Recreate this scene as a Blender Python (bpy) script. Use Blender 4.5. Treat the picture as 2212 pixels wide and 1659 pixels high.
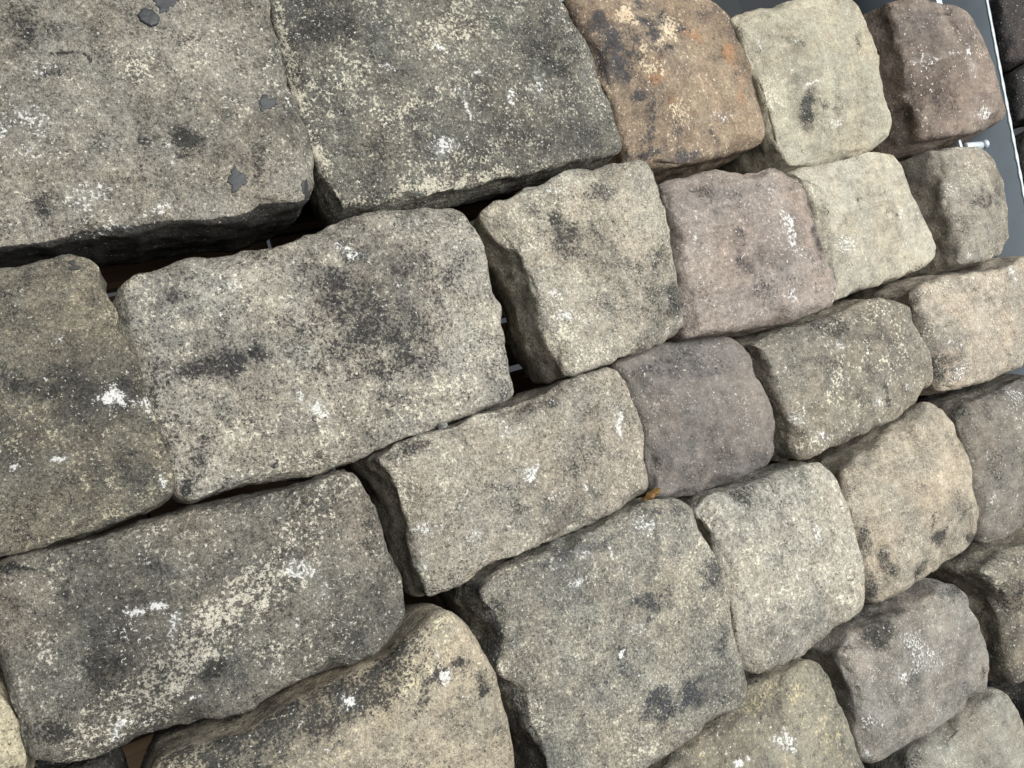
import bpy, math, random
import numpy as np
from mathutils import Vector, Matrix
from mathutils.bvhtree import BVHTree

S = bpy.context.scene
for o in list(bpy.data.objects):
    bpy.data.objects.remove(o)

# ------------------------------------------------------------------ camera
# World: X runs along the courses, Z up, Y into the stack.  The camera stands
# half a metre in front of the stack, turned to the right and rolled.
W_, H_ = 2212.0, 1659.0                 # pixel frame in which outlines were measured
CX, CY, FOC = 1106.0, 829.5, 1661.0
DIST = 0.5
AX = np.array([0.86946855, -0.25092647, 0.42551186])
AD = np.array([0.2785234, 0.9604255, -0.00275233])
AN = np.array([-0.40798181, 0.12090808, 0.90494866])

cam = bpy.data.cameras.new('camera')
cam.sensor_width = 36.0
cam.lens = FOC / W_ * 36.0
cam.clip_start = 0.01
cam.clip_end = 100.0
cam_o = bpy.data.objects.new('camera', cam)
S.collection.objects.link(cam_o)
R = np.array([AX, AN, -AD])             # camera (x right, y down, z ahead) -> world
M3 = Matrix([[R[i][0], -R[i][1], -R[i][2]] for i in range(3)])
cam_o.matrix_world = Matrix.Translation((0, -DIST, 0)) @ M3.to_4x4()
S.camera = cam_o

# ------------------------------------------------------------------ light
world = bpy.data.worlds.new('World')
S.world = world
world.use_nodes = True
bg = world.node_tree.nodes['Background']
bg.inputs[0].default_value = (0.88, 0.93, 1.0, 1)
bg.inputs[1].default_value = 0.075

def area(name, loc, target, sx, sy, power, col):
    l = bpy.data.lights.new(name, 'AREA')
    l.shape = 'RECTANGLE'
    l.size, l.size_y = sx, sy
    l.energy = power
    l.color = col
    o = bpy.data.objects.new(name, l)
    S.collection.objects.link(o)
    o.location = loc
    d = Vector(target) - Vector(loc)
    o.rotation_euler = d.to_track_quat('-Z', 'Y').to_euler()
    return o
area('front_soft_lamp', (1.0, -2.1, 0.22), (0.45, 0, -0.1), 2.2, 1.5, 128, (0.985, 1.0, 0.96))  # soft key light in front, near camera height; its source is unseen

S.view_settings.view_transform = 'Standard'
S.view_settings.look = 'None'
S.view_settings.gamma = 1.0
S.view_settings.use_curve_mapping = False
S.view_settings.exposure = 0.0
S.render.engine = 'CYCLES'
S.render.resolution_x, S.render.resolution_y = 1024, 768

# ------------------------------------------------------------------ helpers
def wall(p, y=0.0):
    """measured point -> (x, z) on the plane of depth y"""
    d = np.array([(p[0]-CX)/FOC, (p[1]-CY)/FOC, 1.0])
    q = d / (d @ AN) * (DIST + y)
    return np.array([q @ AX, -(q @ AD)])

def lin(c):
    out = []
    for v in c[:3]:
        v = v/255.0
        out.append(v/12.92 if v <= 0.04045 else ((v+0.055)/1.055)**2.4)
    return (out[0], out[1], out[2], 1.0)

def _hash(ix, iy, iz, seed):
    h = (ix*374761393 + iy*668265263 + iz*2147483647 + seed*974634777) & 0xffffffff
    h = ((h ^ (h >> 13)) * 1274126177) & 0xffffffff
    h = ((h ^ (h >> 16)) * 2246822519) & 0xffffffff
    return (h ^ (h >> 15)) & 0xffffffff

def perlin(p, seed=0):
    p = np.asarray(p, float)
    i = np.floor(p).astype(np.int64)
    f = p - i
    u = f*f*f*(f*(f*6-15)+10)
    r = 0
    for dx in (0, 1):
        wx = u[:, 0] if dx else 1-u[:, 0]
        for dy in (0, 1):
            wy = u[:, 1] if dy else 1-u[:, 1]
            for dz in (0, 1):
                wz = u[:, 2] if dz else 1-u[:, 2]
                h = _hash(i[:, 0]+dx, i[:, 1]+dy, i[:, 2]+dz, seed)
                a = (h & 1023)/1023.0*2-1
                b = ((h >> 10) & 1023)/1023.0*2-1
                c = ((h >> 20) & 1023)/1023.0*2-1
                r = r + wx*wy*wz*(a*(f[:, 0]-dx)+b*(f[:, 1]-dy)+c*(f[:, 2]-dz))
    return r

def fbm(p, octaves, seed=0, gain=0.5):
    r, a = 0, 1.0
    for k in range(octaves):
        r = r + a*perlin(p*(2.03**k)+17.3*k, seed+k)
        a *= gain
    return r

def sm(a, b, x):
    t = np.clip((x-a)/(b-a), 0, 1)
    return t*t*(3-2*t)

def mesh_obj(name, V, quads, mat, parent=None, tris=None, smooth=True):
    me = bpy.data.meshes.new(name)
    nq, nt = len(quads), 0 if tris is None else len(tris)
    me.vertices.add(len(V))
    me.vertices.foreach_set('co', np.asarray(V, np.float32).ravel())
    idx = np.asarray(quads, np.int32).ravel()
    starts = np.arange(nq)*4
    if nt:
        idx = np.concatenate([idx, np.asarray(tris, np.int32).ravel()])
        starts = np.concatenate([starts, nq*4+np.arange(nt)*3])
    me.loops.add(len(idx))
    me.loops.foreach_set('vertex_index', idx)
    me.polygons.add(nq+nt)
    me.polygons.foreach_set('loop_start', starts.astype(np.int32))
    me.update(calc_edges=True)
    me.validate()
    if smooth:
        me.polygons.foreach_set('use_smooth', np.ones(nq+nt, bool))
    me.materials.append(mat)
    o = bpy.data.objects.new(name, me)
    S.collection.objects.link(o)
    if parent is not None:
        o.parent = parent
    return o

def tag(o, label=None, cat=None, group=None, kind=None):
    if label: o['label'] = label
    if cat: o['category'] = cat
    if group: o['group'] = group
    if kind: o['kind'] = kind
    return o

# ------------------------------------------------------------------ materials
def N(nt, t, **kw):
    n = nt.nodes.new(t)
    for k, v in kw.items():
        setattr(n, k, v)
    return n

class G:
    """small helper for arithmetic in a node tree"""
    def __init__(s, nt): s.nt = nt
    def put(s, sock, v):
        if hasattr(v, 'is_output'): s.nt.links.new(v, sock)
        else: sock.default_value = v
    def m(s, op, a, b=0.0, c=0.0):
        n = N(s.nt, 'ShaderNodeMath', operation=op)
        s.put(n.inputs[0], a); s.put(n.inputs[1], b)
        if op == 'MULTIPLY_ADD': s.put(n.inputs[2], c)
        return n.outputs[0]
    def add(s, *a):
        r = a[0]
        for b in a[1:]: r = s.m('ADD', r, b)
        return r
    def mul(s, a, b): return s.m('MULTIPLY', a, b)
    def mad(s, a, b, c): return s.m('MULTIPLY_ADD', a, b, c)
    def step(s, lo, hi, v):
        n = N(s.nt, 'ShaderNodeMapRange', interpolation_type='SMOOTHSTEP')
        s.put(n.inputs['Value'], v)
        s.put(n.inputs['From Min'], lo); s.put(n.inputs['From Max'], hi)
        return n.outputs[0]
    def mix(s, f, a, b, blend='MIX'):
        n = N(s.nt, 'ShaderNodeMix', data_type='RGBA', blend_type=blend)
        s.put(n.inputs[0], f); s.put(n.inputs[6], a); s.put(n.inputs[7], b)
        return n.outputs[2]
    def noise(s, vec, scale, detail=3.0, rough=0.6, dist=0.0):
        n = N(s.nt, 'ShaderNodeTexNoise')
        s.put(n.inputs['Vector'], vec)
        n.inputs['Scale'].default_value = scale
        n.inputs['Detail'].default_value = detail
        n.inputs['Roughness'].default_value = rough
        n.inputs['Distortion'].default_value = dist
        return n.outputs[0]
    def off(s, vec, d):
        n = N(s.nt, 'ShaderNodeVectorMath', operation='ADD')
        s.put(n.inputs[0], vec); n.inputs[1].default_value = d
        return n.outputs[0]

def sandstone_group():
    g = bpy.data.node_groups.new('sandstone', 'ShaderNodeTree')
    I = g.interface
    def inp(name, t, d):
        k = I.new_socket(name=name, in_out='INPUT', socket_type=t)
        k.default_value = d
    inp('Base A', 'NodeSocketColor', (.3, .27, .22, 1))
    inp('Base B', 'NodeSocketColor', (.2, .18, .15, 1))
    inp('Dark', 'NodeSocketColor', (.03, .03, .03, 1))
    inp('Cream', 'NodeSocketColor', (.5, .46, .34, 1))
    inp('Rust', 'NodeSocketColor', (.4, .2, .08, 1))
    for n_, d_ in (('Dark amount', 0.), ('Cream amount', 0.), ('White amount', 0.), ('Speckle', 1.), ('Pits', .5)):
        inp(n_, 'NodeSocketFloat', d_)
    inp('Bedding', 'NodeSocketFloat', 0.)
    inp('Grain', 'NodeSocketFloat', 1.)
    inp('Seed', 'NodeSocketVector', (0, 0, 0))
    I.new_socket(name='BSDF', in_out='OUTPUT', socket_type='NodeSocketShader')
    q = G(g)
    gi = N(g, 'NodeGroupInput'); go = N(g, 'NodeGroupOutput')
    i = gi.outputs
    tc = N(g, 'ShaderNodeTexCoord')
    va = N(g, 'ShaderNodeVectorMath', operation='ADD')
    g.links.new(tc.outputs['Object'], va.inputs[0]); g.links.new(i['Seed'], va.inputs[1])
    vs = N(g, 'ShaderNodeVectorMath', operation='SCALE')
    g.links.new(va.outputs[0], vs.inputs[0]); g.links.new(i['Grain'], vs.inputs['Scale'])
    P = vs.outputs[0]
    vr = N(g, 'ShaderNodeVectorMath', operation='MULTIPLY')
    g.links.new(va.outputs[0], vr.inputs[0]); vr.inputs[1].default_value = (13, 60, 95)
    at = N(g, 'ShaderNodeAttribute', attribute_name='stain')
    sep = N(g, 'ShaderNodeSeparateColor')
    g.links.new(at.outputs['Color'], sep.inputs[0])
    aD, aW, aC, aR = sep.outputs[0], sep.outputs[1], sep.outputs[2], at.outputs['Alpha']
    nL = q.noise(P, 11, 4, .6)
    nL2 = q.noise(q.off(P, (3.1, 1.7, 5.2)), 19, 4, .6)
    nM = q.noise(q.off(P, (7.1, 2.7, 1.2)), 70, 6, .68)
    nM2 = q.noise(q.off(P, (1.1, 8.7, 4.2)), 95, 6, .72)
    nF = q.noise(q.off(P, (4.4, 4.7, 9.2)), 420, 4, .7)
    nF2 = q.noise(q.off(P, (9.4, 1.7, 2.2)), 560, 3, .7)
    nG = q.noise(q.off(P, (2.4, 6.7, 3.2)), 1100, 2, .6)
    c = lambda n: q.m('SUBTRACT', n, 0.5)
    # base mottling
    col = q.mix(q.step(.36, .64, q.add(q.mul(nL, .55), q.mul(nM, .45))), i['Base A'], i['Base B'])
    # grain
    nK = q.noise(q.off(P, (8.4, 5.7, 6.2)), 190, 5, .7)
    nB = q.noise(vr.outputs[0], 1.0, 6, .68, 1.6)
    gr = q.add(1.0, q.mul(q.add(q.mul(c(nF), 2.5), q.mul(c(nG), 1.9), q.mul(c(nK), 1.6)), i['Speckle']), q.mul(q.mul(c(nB), 1.3), i['Bedding']), q.mul(c(nM2), 1.2), q.mul(c(nL2), .9))
    gr = q.m('MAXIMUM', gr, .12)
    hv = N(g, 'ShaderNodeVectorMath', operation='SCALE')
    g.links.new(col, hv.inputs[0]); g.links.new(gr, hv.inputs['Scale'])
    col = hv.outputs[0]
    tw = q.step(.38, .66, q.noise(q.off(P, (2.2, 9.1, 7.7)), 16, 5, .65))
    tcn = q.step(.40, .68, q.noise(q.off(P, (6.6, 4.1, 1.7)), 23, 5, .65))
    col = q.mix(q.mul(tw, .6), col, (1.06, .98, .90, 1), 'MULTIPLY')
    col = q.mix(q.mul(tcn, .75), col, (.84, .89, .93, 1), 'MULTIPLY')
    # rust-orange staining
    rm = q.step(.30, .75, q.add(q.mul(aR, .9), q.mul(c(nM), 1.0), q.mul(c(nF), .6)))
    col = q.mix(q.mul(rm, .85), col, i['Rust'])
    # pale lichen / fresh stone
    cv = q.add(q.mul(c(nM2), 1.3), q.mul(c(nF), 2.6), q.mul(c(nL2), .9), i['Cream amount'], -.07, aC)
    cm = q.step(.20, .42, cv)
    hc = N(g, 'ShaderNodeVectorMath', operation='SCALE')
    g.links.new(i['Cream'], hc.inputs[0]); g.links.new(q.m('MINIMUM', gr, 1.25), hc.inputs['Scale'])
    col = q.mix(q.mul(cm, .8), col, hc.outputs[0])
    hd = N(g, 'ShaderNodeVectorMath', operation='SCALE')
    g.links.new(i['Dark'], hd.inputs[0]); g.links.new(q.m('MAXIMUM', q.mad(q.m('SUBTRACT', gr, 1.0), 1.6, 1.0), .3), hd.inputs['Scale'])
    darkc = hd.outputs[0]
    # dark crust: speckled
    dv = q.add(q.mul(c(nM), 1.5), q.mul(c(nF2), 2.4), q.mul(c(nK), 1.2), q.mul(c(nL2), -.8), i['Dark amount'], aD)
    dm = q.step(.20, .56, dv)
    soft = q.step(.0, .8, q.add(q.mul(aD, q.mad(nM, 1.6, .1)), .12, q.mul(c(nL), 2.2), q.mul(c(nM), .9), i['Dark amount']))
    col = q.mix(q.mul(soft, .58), col, darkc)
    col = q.mix(q.mul(dm, .88), col, darkc)
    spk = q.step(.575, .65, q.add(q.noise(q.off(P, (5.4, 3.3, 8.1)), 640, 3, .65), q.mul(c(nM), .25), q.mul(i['Dark amount'], .12)))
    col = q.mix(q.mul(q.mul(spk, .85), i['Speckle']), col, i['Dark'])
    # pits
    vo = N(g, 'ShaderNodeTexVoronoi')
    vo.inputs['Scale'].default_value = 210
    g.links.new(P, vo.inputs['Vector'])
    sc = N(g, 'ShaderNodeSeparateColor'); g.links.new(vo.outputs['Color'], sc.inputs[0])
    rad = q.mul(q.step(.80, 1.0, sc.outputs[0]), q.mad(nF, .9, -.12))
    pit = q.m('MULTIPLY', q.m('LESS_THAN', vo.outputs['Distance'], rad), i['Pits'])
    col = q.mix(q.mul(pit, .7), col, i['Dark'])
    # white chalky marks
    wv = q.add(q.mul(c(nF), 3.2), q.mul(c(nM), 1.8), i['White amount'], q.mul(aW, 1.2))
    col = q.mix(q.mul(q.step(.0, 1.0, q.mul(aW, q.mad(nK, 1.8, -.1))), .32), col, (.62, .61, .59, 1))
    wm = q.step(.46, .80, wv)
    col = q.mix(q.mul(wm, .85), col, (.70, .69, .67, 1))
    # tiny bright grains
    fl = q.step(.665, .70, q.add(q.noise(q.off(P, (6.4, .3, 2.1)), 380, 3, .6), q.mul(c(nL), .15)))
    col = q.mix(q.mul(fl, .7), col, (.60, .58, .53, 1))
    b = N(g, 'ShaderNodeBsdfPrincipled')
    g.links.new(col, b.inputs['Base Color'])
    g.links.new(q.mad(c(nF), .3, .80), b.inputs['Roughness'])
    b.inputs['Specular IOR Level'].default_value = .35
    hgt = q.add(q.mul(nM, 1.0), q.mul(nF, .55), q.mul(nG, .22), q.mul(pit, -.35), q.mul(cm, .08))
    bp = N(g, 'ShaderNodeBump')
    bp.inputs['Strength'].default_value = .75
    bp.inputs['Distance'].default_value = .0035
    g.links.new(hgt, bp.inputs['Height'])
    g.links.new(bp.outputs[0], b.inputs['Normal'])
    g.links.new(b.outputs[0], go.inputs[0])
    return g
SG = sandstone_group()

def stone_mat(name, a, b, dark=(42, 41, 40), cream=(200, 189, 160), rust=(168, 112, 62),
              da=0., ca=0., wa=0., speck=1., pits=.5, bed=.3, grain=1., seed=0):
    m = bpy.data.materials.new(name)
    m.use_nodes = True
    nt = m.node_tree
    nt.nodes.clear()
    out = N(nt, 'ShaderNodeOutputMaterial')
    gn = N(nt, 'ShaderNodeGroup'); gn.node_tree = SG
    ds = lambda c_, k: tuple(sum(c_)/3+(v-sum(c_)/3)*k for v in c_)
    a, b, cream, rust = ds(a, .60), ds(b, .60), ds(cream, .58), ds(rust, .80)
    gn.inputs['Base A'].default_value = lin(a)
    gn.inputs['Base B'].default_value = lin(b)
    gn.inputs['Dark'].default_value = lin(dark)
    gn.inputs['Cream'].default_value = lin(cream)
    gn.inputs['Rust'].default_value = lin(rust)
    gn.inputs['Dark amount'].default_value = da
    gn.inputs['Cream amount'].default_value = ca
    gn.inputs['White amount'].default_value = wa
    gn.inputs['Speckle'].default_value = speck
    gn.inputs['Pits'].default_value = pits
    gn.inputs['Bedding'].default_value = bed
    gn.inputs['Grain'].default_value = grain
    rr = random.Random(seed)
    gn.inputs['Seed'].default_value = (rr.uniform(-5, 5), rr.uniform(-5, 5), rr.uniform(-5, 5))
    nt.links.new(gn.outputs[0], out.inputs[0])
    return m

def simple_mat(name, build):
    m = bpy.data.materials.new(name)
    m.use_nodes = True
    nt = m.node_tree
    b = nt.nodes['Principled BSDF']
    q = G(nt)
    tc = N(nt, 'ShaderNodeTexCoord')
    build(nt, q, b, tc.outputs['Object'])
    return m

def steel_build(base, rough, spot):
    def f(nt, q, b, P):
        n1 = q.noise(P, 25, 5, .6); n2 = q.noise(P, 500, 3, .6); n3 = q.noise(P, 130, 5, .7)
        col = q.mix(n1, lin([v*.86 for v in base]), lin([v*1.1 for v in base]))
        sp = q.step(.66, .70, n3)
        col = q.mix(q.mul(sp, spot), col, lin((40, 40, 40)))
        b.inputs['Metallic'].default_value = .25
        nt.links.new(col, b.inputs['Base Color'])
        nt.links.new(q.mad(n1, .25, rough), b.inputs['Roughness'])
        bp = N(nt, 'ShaderNodeBump'); bp.inputs['Strength'].default_value = .25; bp.inputs['Distance'].default_value = .0006
        nt.links.new(n2, bp.inputs['Height']); nt.links.new(bp.outputs[0], b.inputs['Normal'])
    return f
M_PLATE = simple_mat('grey_painted_steel', steel_build((92, 100, 108), .65, .6))
M_EDGE = simple_mat('bare_steel_edge', steel_build((180, 187, 192), .5, .6))
M_RAIL = simple_mat('dark_painted_steel', steel_build((40, 43, 46), .7, .3))
M_WIRE = simple_mat('galvanised_wire', steel_build((40, 45, 50), .6, .3))
M_PIN = simple_mat('pale_galvanised_steel', steel_build((190, 198, 206), .3, .2))

def wood_build(nt, q, b, P):
    mp = N(nt, 'ShaderNodeMapping'); mp.inputs['Scale'].default_value = (6, 90, 90)
    nt.links.new(P, mp.inputs[0])
    n1 = q.noise(mp.outputs[0], 1, 5, .6, .4); n2 = q.noise(P, 300, 3, .6)
    col = q.mix(q.step(.3, .7, n1), lin((116, 92, 66)), lin((84, 64, 46)))
    nt.links.new(col, b.inputs['Base Color'])
    b.inputs['Roughness'].default_value = .75
    bp = N(nt, 'ShaderNodeBump'); bp.inputs['Strength'].default_value = .4; bp.inputs['Distance'].default_value = .001
    nt.links.new(q.add(n1, q.mul(n2, .3)), bp.inputs['Height']); nt.links.new(bp.outputs[0], b.inputs['Normal'])
M_WOOD = simple_mat('brown_board', wood_build)

def tar_build(nt, q, b, P):
    n1 = q.noise(P, 60, 4, .6); n2 = q.noise(P, 420, 3, .6)
    col = q.mix(n1, lin((40, 41, 44)), lin((60, 60, 63)))
    nt.links.new(col, b.inputs['Base Color'])
    b.inputs['Roughness'].default_value = .6
    bp = N(nt, 'ShaderNodeBump'); bp.inputs['Strength'].default_value = .35; bp.inputs['Distance'].default_value = .001
    nt.links.new(n2, bp.inputs['Height']); nt.links.new(bp.outputs[0], b.inputs['Normal'])
M_TAR = simple_mat('grey_tar', tar_build)
def tar2_build(nt, q, b, P):
    n1 = q.noise(P, 80, 4, .6)
    nt.links.new(q.mix(n1, lin((26, 26, 26)), lin((52, 50, 46))), b.inputs['Base Color'])
    b.inputs['Roughness'].default_value = .7
M_TAR2 = simple_mat('black_tar', tar2_build)
def leaf_build(nt, q, b, P):
    n1 = q.noise(P, 250, 4, .6)
    nt.links.new(q.mix(n1, lin((128, 94, 48)), lin((84, 60, 30))), b.inputs['Base Color'])
    b.inputs['Roughness'].default_value = .55
M_LEAF = simple_mat('dry_leaf', leaf_build)

# ------------------------------------------------------------------ stone builder
STEP = 0.0021
def resample(P, step):
    P = np.asarray(P); Q = np.vstack([P, P[:1]])
    d = np.r_[0, np.cumsum(np.linalg.norm(np.diff(Q, axis=0), axis=1))]
    n = max(60, int(d[-1]/step))
    s = np.arange(n)/n*d[-1]
    return np.c_[np.interp(s, d, Q[:, 0]), np.interp(s, d, Q[:, 1])], d[-1]

def smooth_loop(P, k):
    for _ in range(k):
        P = .5*P+.25*(np.roll(P, 1, 0)+np.roll(P, -1, 0))
    return P

BVH = {}
def stone(name, pts, y=0., depth=.125, r=.011, bulge=.004, tilt=(0, 0), flare=(0, 0, 0, 0), fl_d=.10,
          rough=1.0, stains=(), under=0., top=0., leftd=0., seed=0, mat=None, label='', cat='stone block', group=None,
          step=STEP, corner=4, edge=1.0, taper=.009, wear=.22, chips=1.0):
    rng = random.Random(seed)
    r *= .64
    F = np.array([wall(p, y + r*.8) for p in pts])
    # counter-clockwise in (x,z)
    A = .5*np.sum(F[:, 0]*np.roll(F[:, 1], -1)-np.roll(F[:, 0], -1)*F[:, 1])
    if A < 0: F = F[::-1]
    L, per = resample(F, step)
    L = smooth_loop(L, corner)
    n = len(L)
    C = L.mean(0)
    L = C+(L-C)*(1+.0024/np.linalg.norm(L-C, axis=1)[:, None])
    tang = np.roll(L, -3, 0)-np.roll(L, 3, 0)
    nrm = np.c_[tang[:, 1], -tang[:, 0]]; nrm /= np.linalg.norm(nrm, axis=1)[:, None]+1e-12
    # ragged edge
    P3 = np.c_[L[:, 0], np.full(n, seed*3.7), L[:, 1]]
    L = L + nrm*(fbm(P3*90, 4, seed, .62)*.0011*edge*rough)[:, None]
    ev = np.clip(fbm(P3*22+9, 3, seed+5)*1.3+1.0, .4, 2.2)        # varying rounding
    rv = r*ev
    dist = np.linalg.norm(L-C, axis=1)
    rv = np.minimum(rv, dist*.45)
    fl, fr, fb, ft = flare
    fn = fl*np.clip(-nrm[:, 0], 0, 1)**1.2+fr*np.clip(nrm[:, 0], 0, 1)**1.2 + \
        fb*np.clip(-nrm[:, 1], 0, 1)**1.2+ft*np.clip(nrm[:, 1], 0, 1)**1.2
    rings, meta = [], []
    nb = max(8, int(depth/(step*2.2)))
    # sides, from the back to the rim
    for k in range(nb):
        dep = depth*(1-k/nb)
        a = np.clip((dep-rv)/fl_d, 0, 1)
        offs = fn*(1-(1-a)**1.6) - .003*np.clip(dep/depth, 0, 1) - taper*sm(.028, depth, dep)
        X = L+nrm*offs[:, None]
        yy = rv+(dep)*(depth-rv)/depth
        rings.append(np.c_[X[:, 0], yy, X[:, 1]]); meta.append(np.full(n, 1.0))
    na = 7
    for k in range(na+1):
        th = k/na*math.pi/2
        ins = rv*(1-math.cos(th))
        X = L+(C-L)*(ins/dist)[:, None]
        rings.append(np.c_[X[:, 0], rv*(1-math.sin(th)), X[:, 1]]); meta.append(np.full(n, 1-k/na))
    nf = max(10, int(np.median(dist)/(step*1.15)))
    t0 = rv/dist
    for k in range(1, nf):
        t = t0+(1-t0)*(k/nf)
        X = L+(C-L)*t[:, None]
        rings.append(np.c_[X[:, 0], np.zeros(n), X[:, 1]]); meta.append(np.zeros(n))
    V = np.vstack(rings)
    side = np.concatenate(meta)
    nr = len(rings)
    V = np.vstack([V, [[C[0], 0, C[1]]]]); side = np.r_[side, 0]
    # front relief: pillow and tilt
    half = np.median(dist)
    rr = np.concatenate([np.zeros(n*nb)]+[np.full(n, 0.)]*(na+1)+[np.full(n, k/nf) for k in range(1, nf)]+[[1.]])
    front = 1-sm(0, .06, V[:, 1]-.004)
    V[:, 1] += y
    V[:, 1] -= bulge*(1-(1-rr)**2)*front
    V[:, 1] += (tilt[0]*(V[:, 0]-C[0])+tilt[1]*(V[:, 2]-C[1]))
    # flat fracture scars along the rim
    for _ in range(int(per/.055*chips)):
        k = rng.randrange(n)
        al = math.radians(rng.uniform(25, 65))
        pn = np.array([nrm[k, 0]*math.cos(al), -math.sin(al), nrm[k, 1]*math.cos(al)])
        tw = rng.uniform(-.35, .35)
        pn += tw*np.array([-nrm[k, 1], 0, nrm[k, 0]]); pn /= np.linalg.norm(pn)
        p0 = np.array([L[k, 0], V[nb*n+k, 1]-rv[k]*.5, L[k, 1]])-pn*rng.uniform(.0003, .0034)
        loc = 1-sm(.012, .030, np.linalg.norm(V-p0, axis=1))
        h = np.maximum((V-p0)@pn, 0)
        V -= pn*(h*loc)[:, None]
    # displacement
    sd = seed*11.13
    Q = V+np.array([sd, sd*.3, -sd*.7])
    edgew = np.exp(-((side-.45)/.35)**2)
    nx = np.zeros_like(V)
    nf_all = np.zeros_like(V); nf_all[:, 1] = -1
    rad = V-np.array([C[0], 0, C[1]]); rad[:, 1] = 0; rad /= np.linalg.norm(rad, axis=1)[:, None]+1e-9
    nloop = np.zeros_like(V); nloop[:-1] = np.tile(np.c_[nrm[:, 0], np.zeros(n), nrm[:, 1]], (nr, 1))
    wgt = side[:, None]
    nx = nf_all*(1-wgt)+nloop*wgt
    nx /= np.linalg.norm(nx, axis=1)[:, None]+1e-9
    low = fbm(Q*9, 3, seed+20)
    mid = fbm(Q*38, 4, seed+30, .55)
    fine = fbm(Q*170, 3, seed+40, .6)
    rid = 1-np.abs(fbm(Q*np.array([26, 60, 26]), 4, seed+50, .55))*2.2
    amp = (low*.0032+mid*.0008+fine*.0004)*rough
    amp = amp + side**1.5*(fbm(Q*24, 4, seed+60, .6)*.0024+(rid-.5)*.0016)*rough*edge
    amp = amp - edgew*np.clip(fbm(Q*60, 4, seed+70, .6)-.2, 0, 1)*.005*rough*edge
    V += nx*amp[:, None]
    # faces
    i = np.arange(n); j = (i+1) % n
    quads = []
    for k in range(nr-1):
        quads.append(np.c_[k*n+i, k*n+j, (k+1)*n+j, (k+1)*n+i])
    quads = np.vstack(quads)
    top_c = nr*n
    tri = np.c_[(nr-1)*n+i, (nr-1)*n+j, np.full(n, top_c)]
    bc = len(V)
    V = np.vstack([V, [[C[0], y+depth, C[1]]]])
    side = np.r_[side, 1]
    tri = np.vstack([tri, np.c_[j, i, np.full(n, bc)]])
    # stains in stone coordinates; a few dark marks are painted-in shade
    st = np.zeros((len(V), 4), np.float32)
    ch = {'d': 0, 'w': 1, 'c': 2, 'r': 3}
    wob = np.c_[fbm(np.r_[Q, Q[:1]]*60, 3, seed+80), fbm(np.r_[Q, Q[:1]]*60+31, 3, seed+81)]*.009
    P2 = V[:, [0, 2]]+wob
    for s_ in stains:
        k = ch[s_[0]]
        if s_[1] == 'line':
            pl = np.array([wall(p, y) for p in s_[2]]); wd = s_[3]/2600.; stg = s_[4]
            dmin = np.full(len(V), 9.)
            for a_, b_ in zip(pl[:-1], pl[1:]):
                ab = b_-a_; tt = np.clip(((P2-a_)@ab)/(ab@ab+1e-12), 0, 1)
                dmin = np.minimum(dmin, np.linalg.norm(P2-(a_+tt[:, None]*ab), axis=1))
            mk = (1-sm(.25, 1.0, dmin/wd))*stg
        else:
            _, cx, cy, rx, ry, an, stg = s_
            c0 = wall((cx, cy), y)
            ca_, sa_ = math.cos(math.radians(an)), math.sin(math.radians(an))
            e1 = wall((cx+rx*ca_, cy+rx*sa_), y)-c0
            e2 = wall((cx-ry*sa_, cy+ry*ca_), y)-c0
            Mi = np.linalg.inv(np.c_[e1, e2])
            uv = (P2-c0)@Mi.T
            mk = (1-sm(.3, 1.5, np.linalg.norm(uv, axis=1)))*stg
        mk = mk*(1-.75*sm(.6, 1., side))
        if stg > 0: st[:, k] = np.maximum(st[:, k], mk)
        else: st[:, k] += mk
    ew = np.r_[edgew, 0]*sm(-.1, .5, fbm(np.r_[Q, Q[:1]]*30, 4, seed+95))
    st[:, 2] += wear*ew
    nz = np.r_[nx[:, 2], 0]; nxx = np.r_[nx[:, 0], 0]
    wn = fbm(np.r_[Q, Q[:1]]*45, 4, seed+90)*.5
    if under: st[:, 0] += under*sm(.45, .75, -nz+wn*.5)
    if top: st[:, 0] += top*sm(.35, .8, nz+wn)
    if leftd: st[:, 0] += leftd*sm(.35, .8, -nxx+wn)  # left flank darkened: crust on one block, painted-in shade on another
    # origin at base centre of the stone
    org = np.array([C[0], y+depth*.5, V[:, 2].min()])
    o = mesh_obj(name, V-org, quads, mat, None, tri)
    o.location = org
    at = o.data.attributes.new('stain', 'FLOAT_COLOR', 'POINT')
    at.data.foreach_set('color', st.ravel())
    tag(o, label, cat, group)
    allf = np.vstack([np.c_[quads[:, 0], quads[:, 1], quads[:, 2]], np.c_[quads[:, 0], quads[:, 2], quads[:, 3]]])
    BVH[o.name] = (V, allf)
    return o

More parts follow.
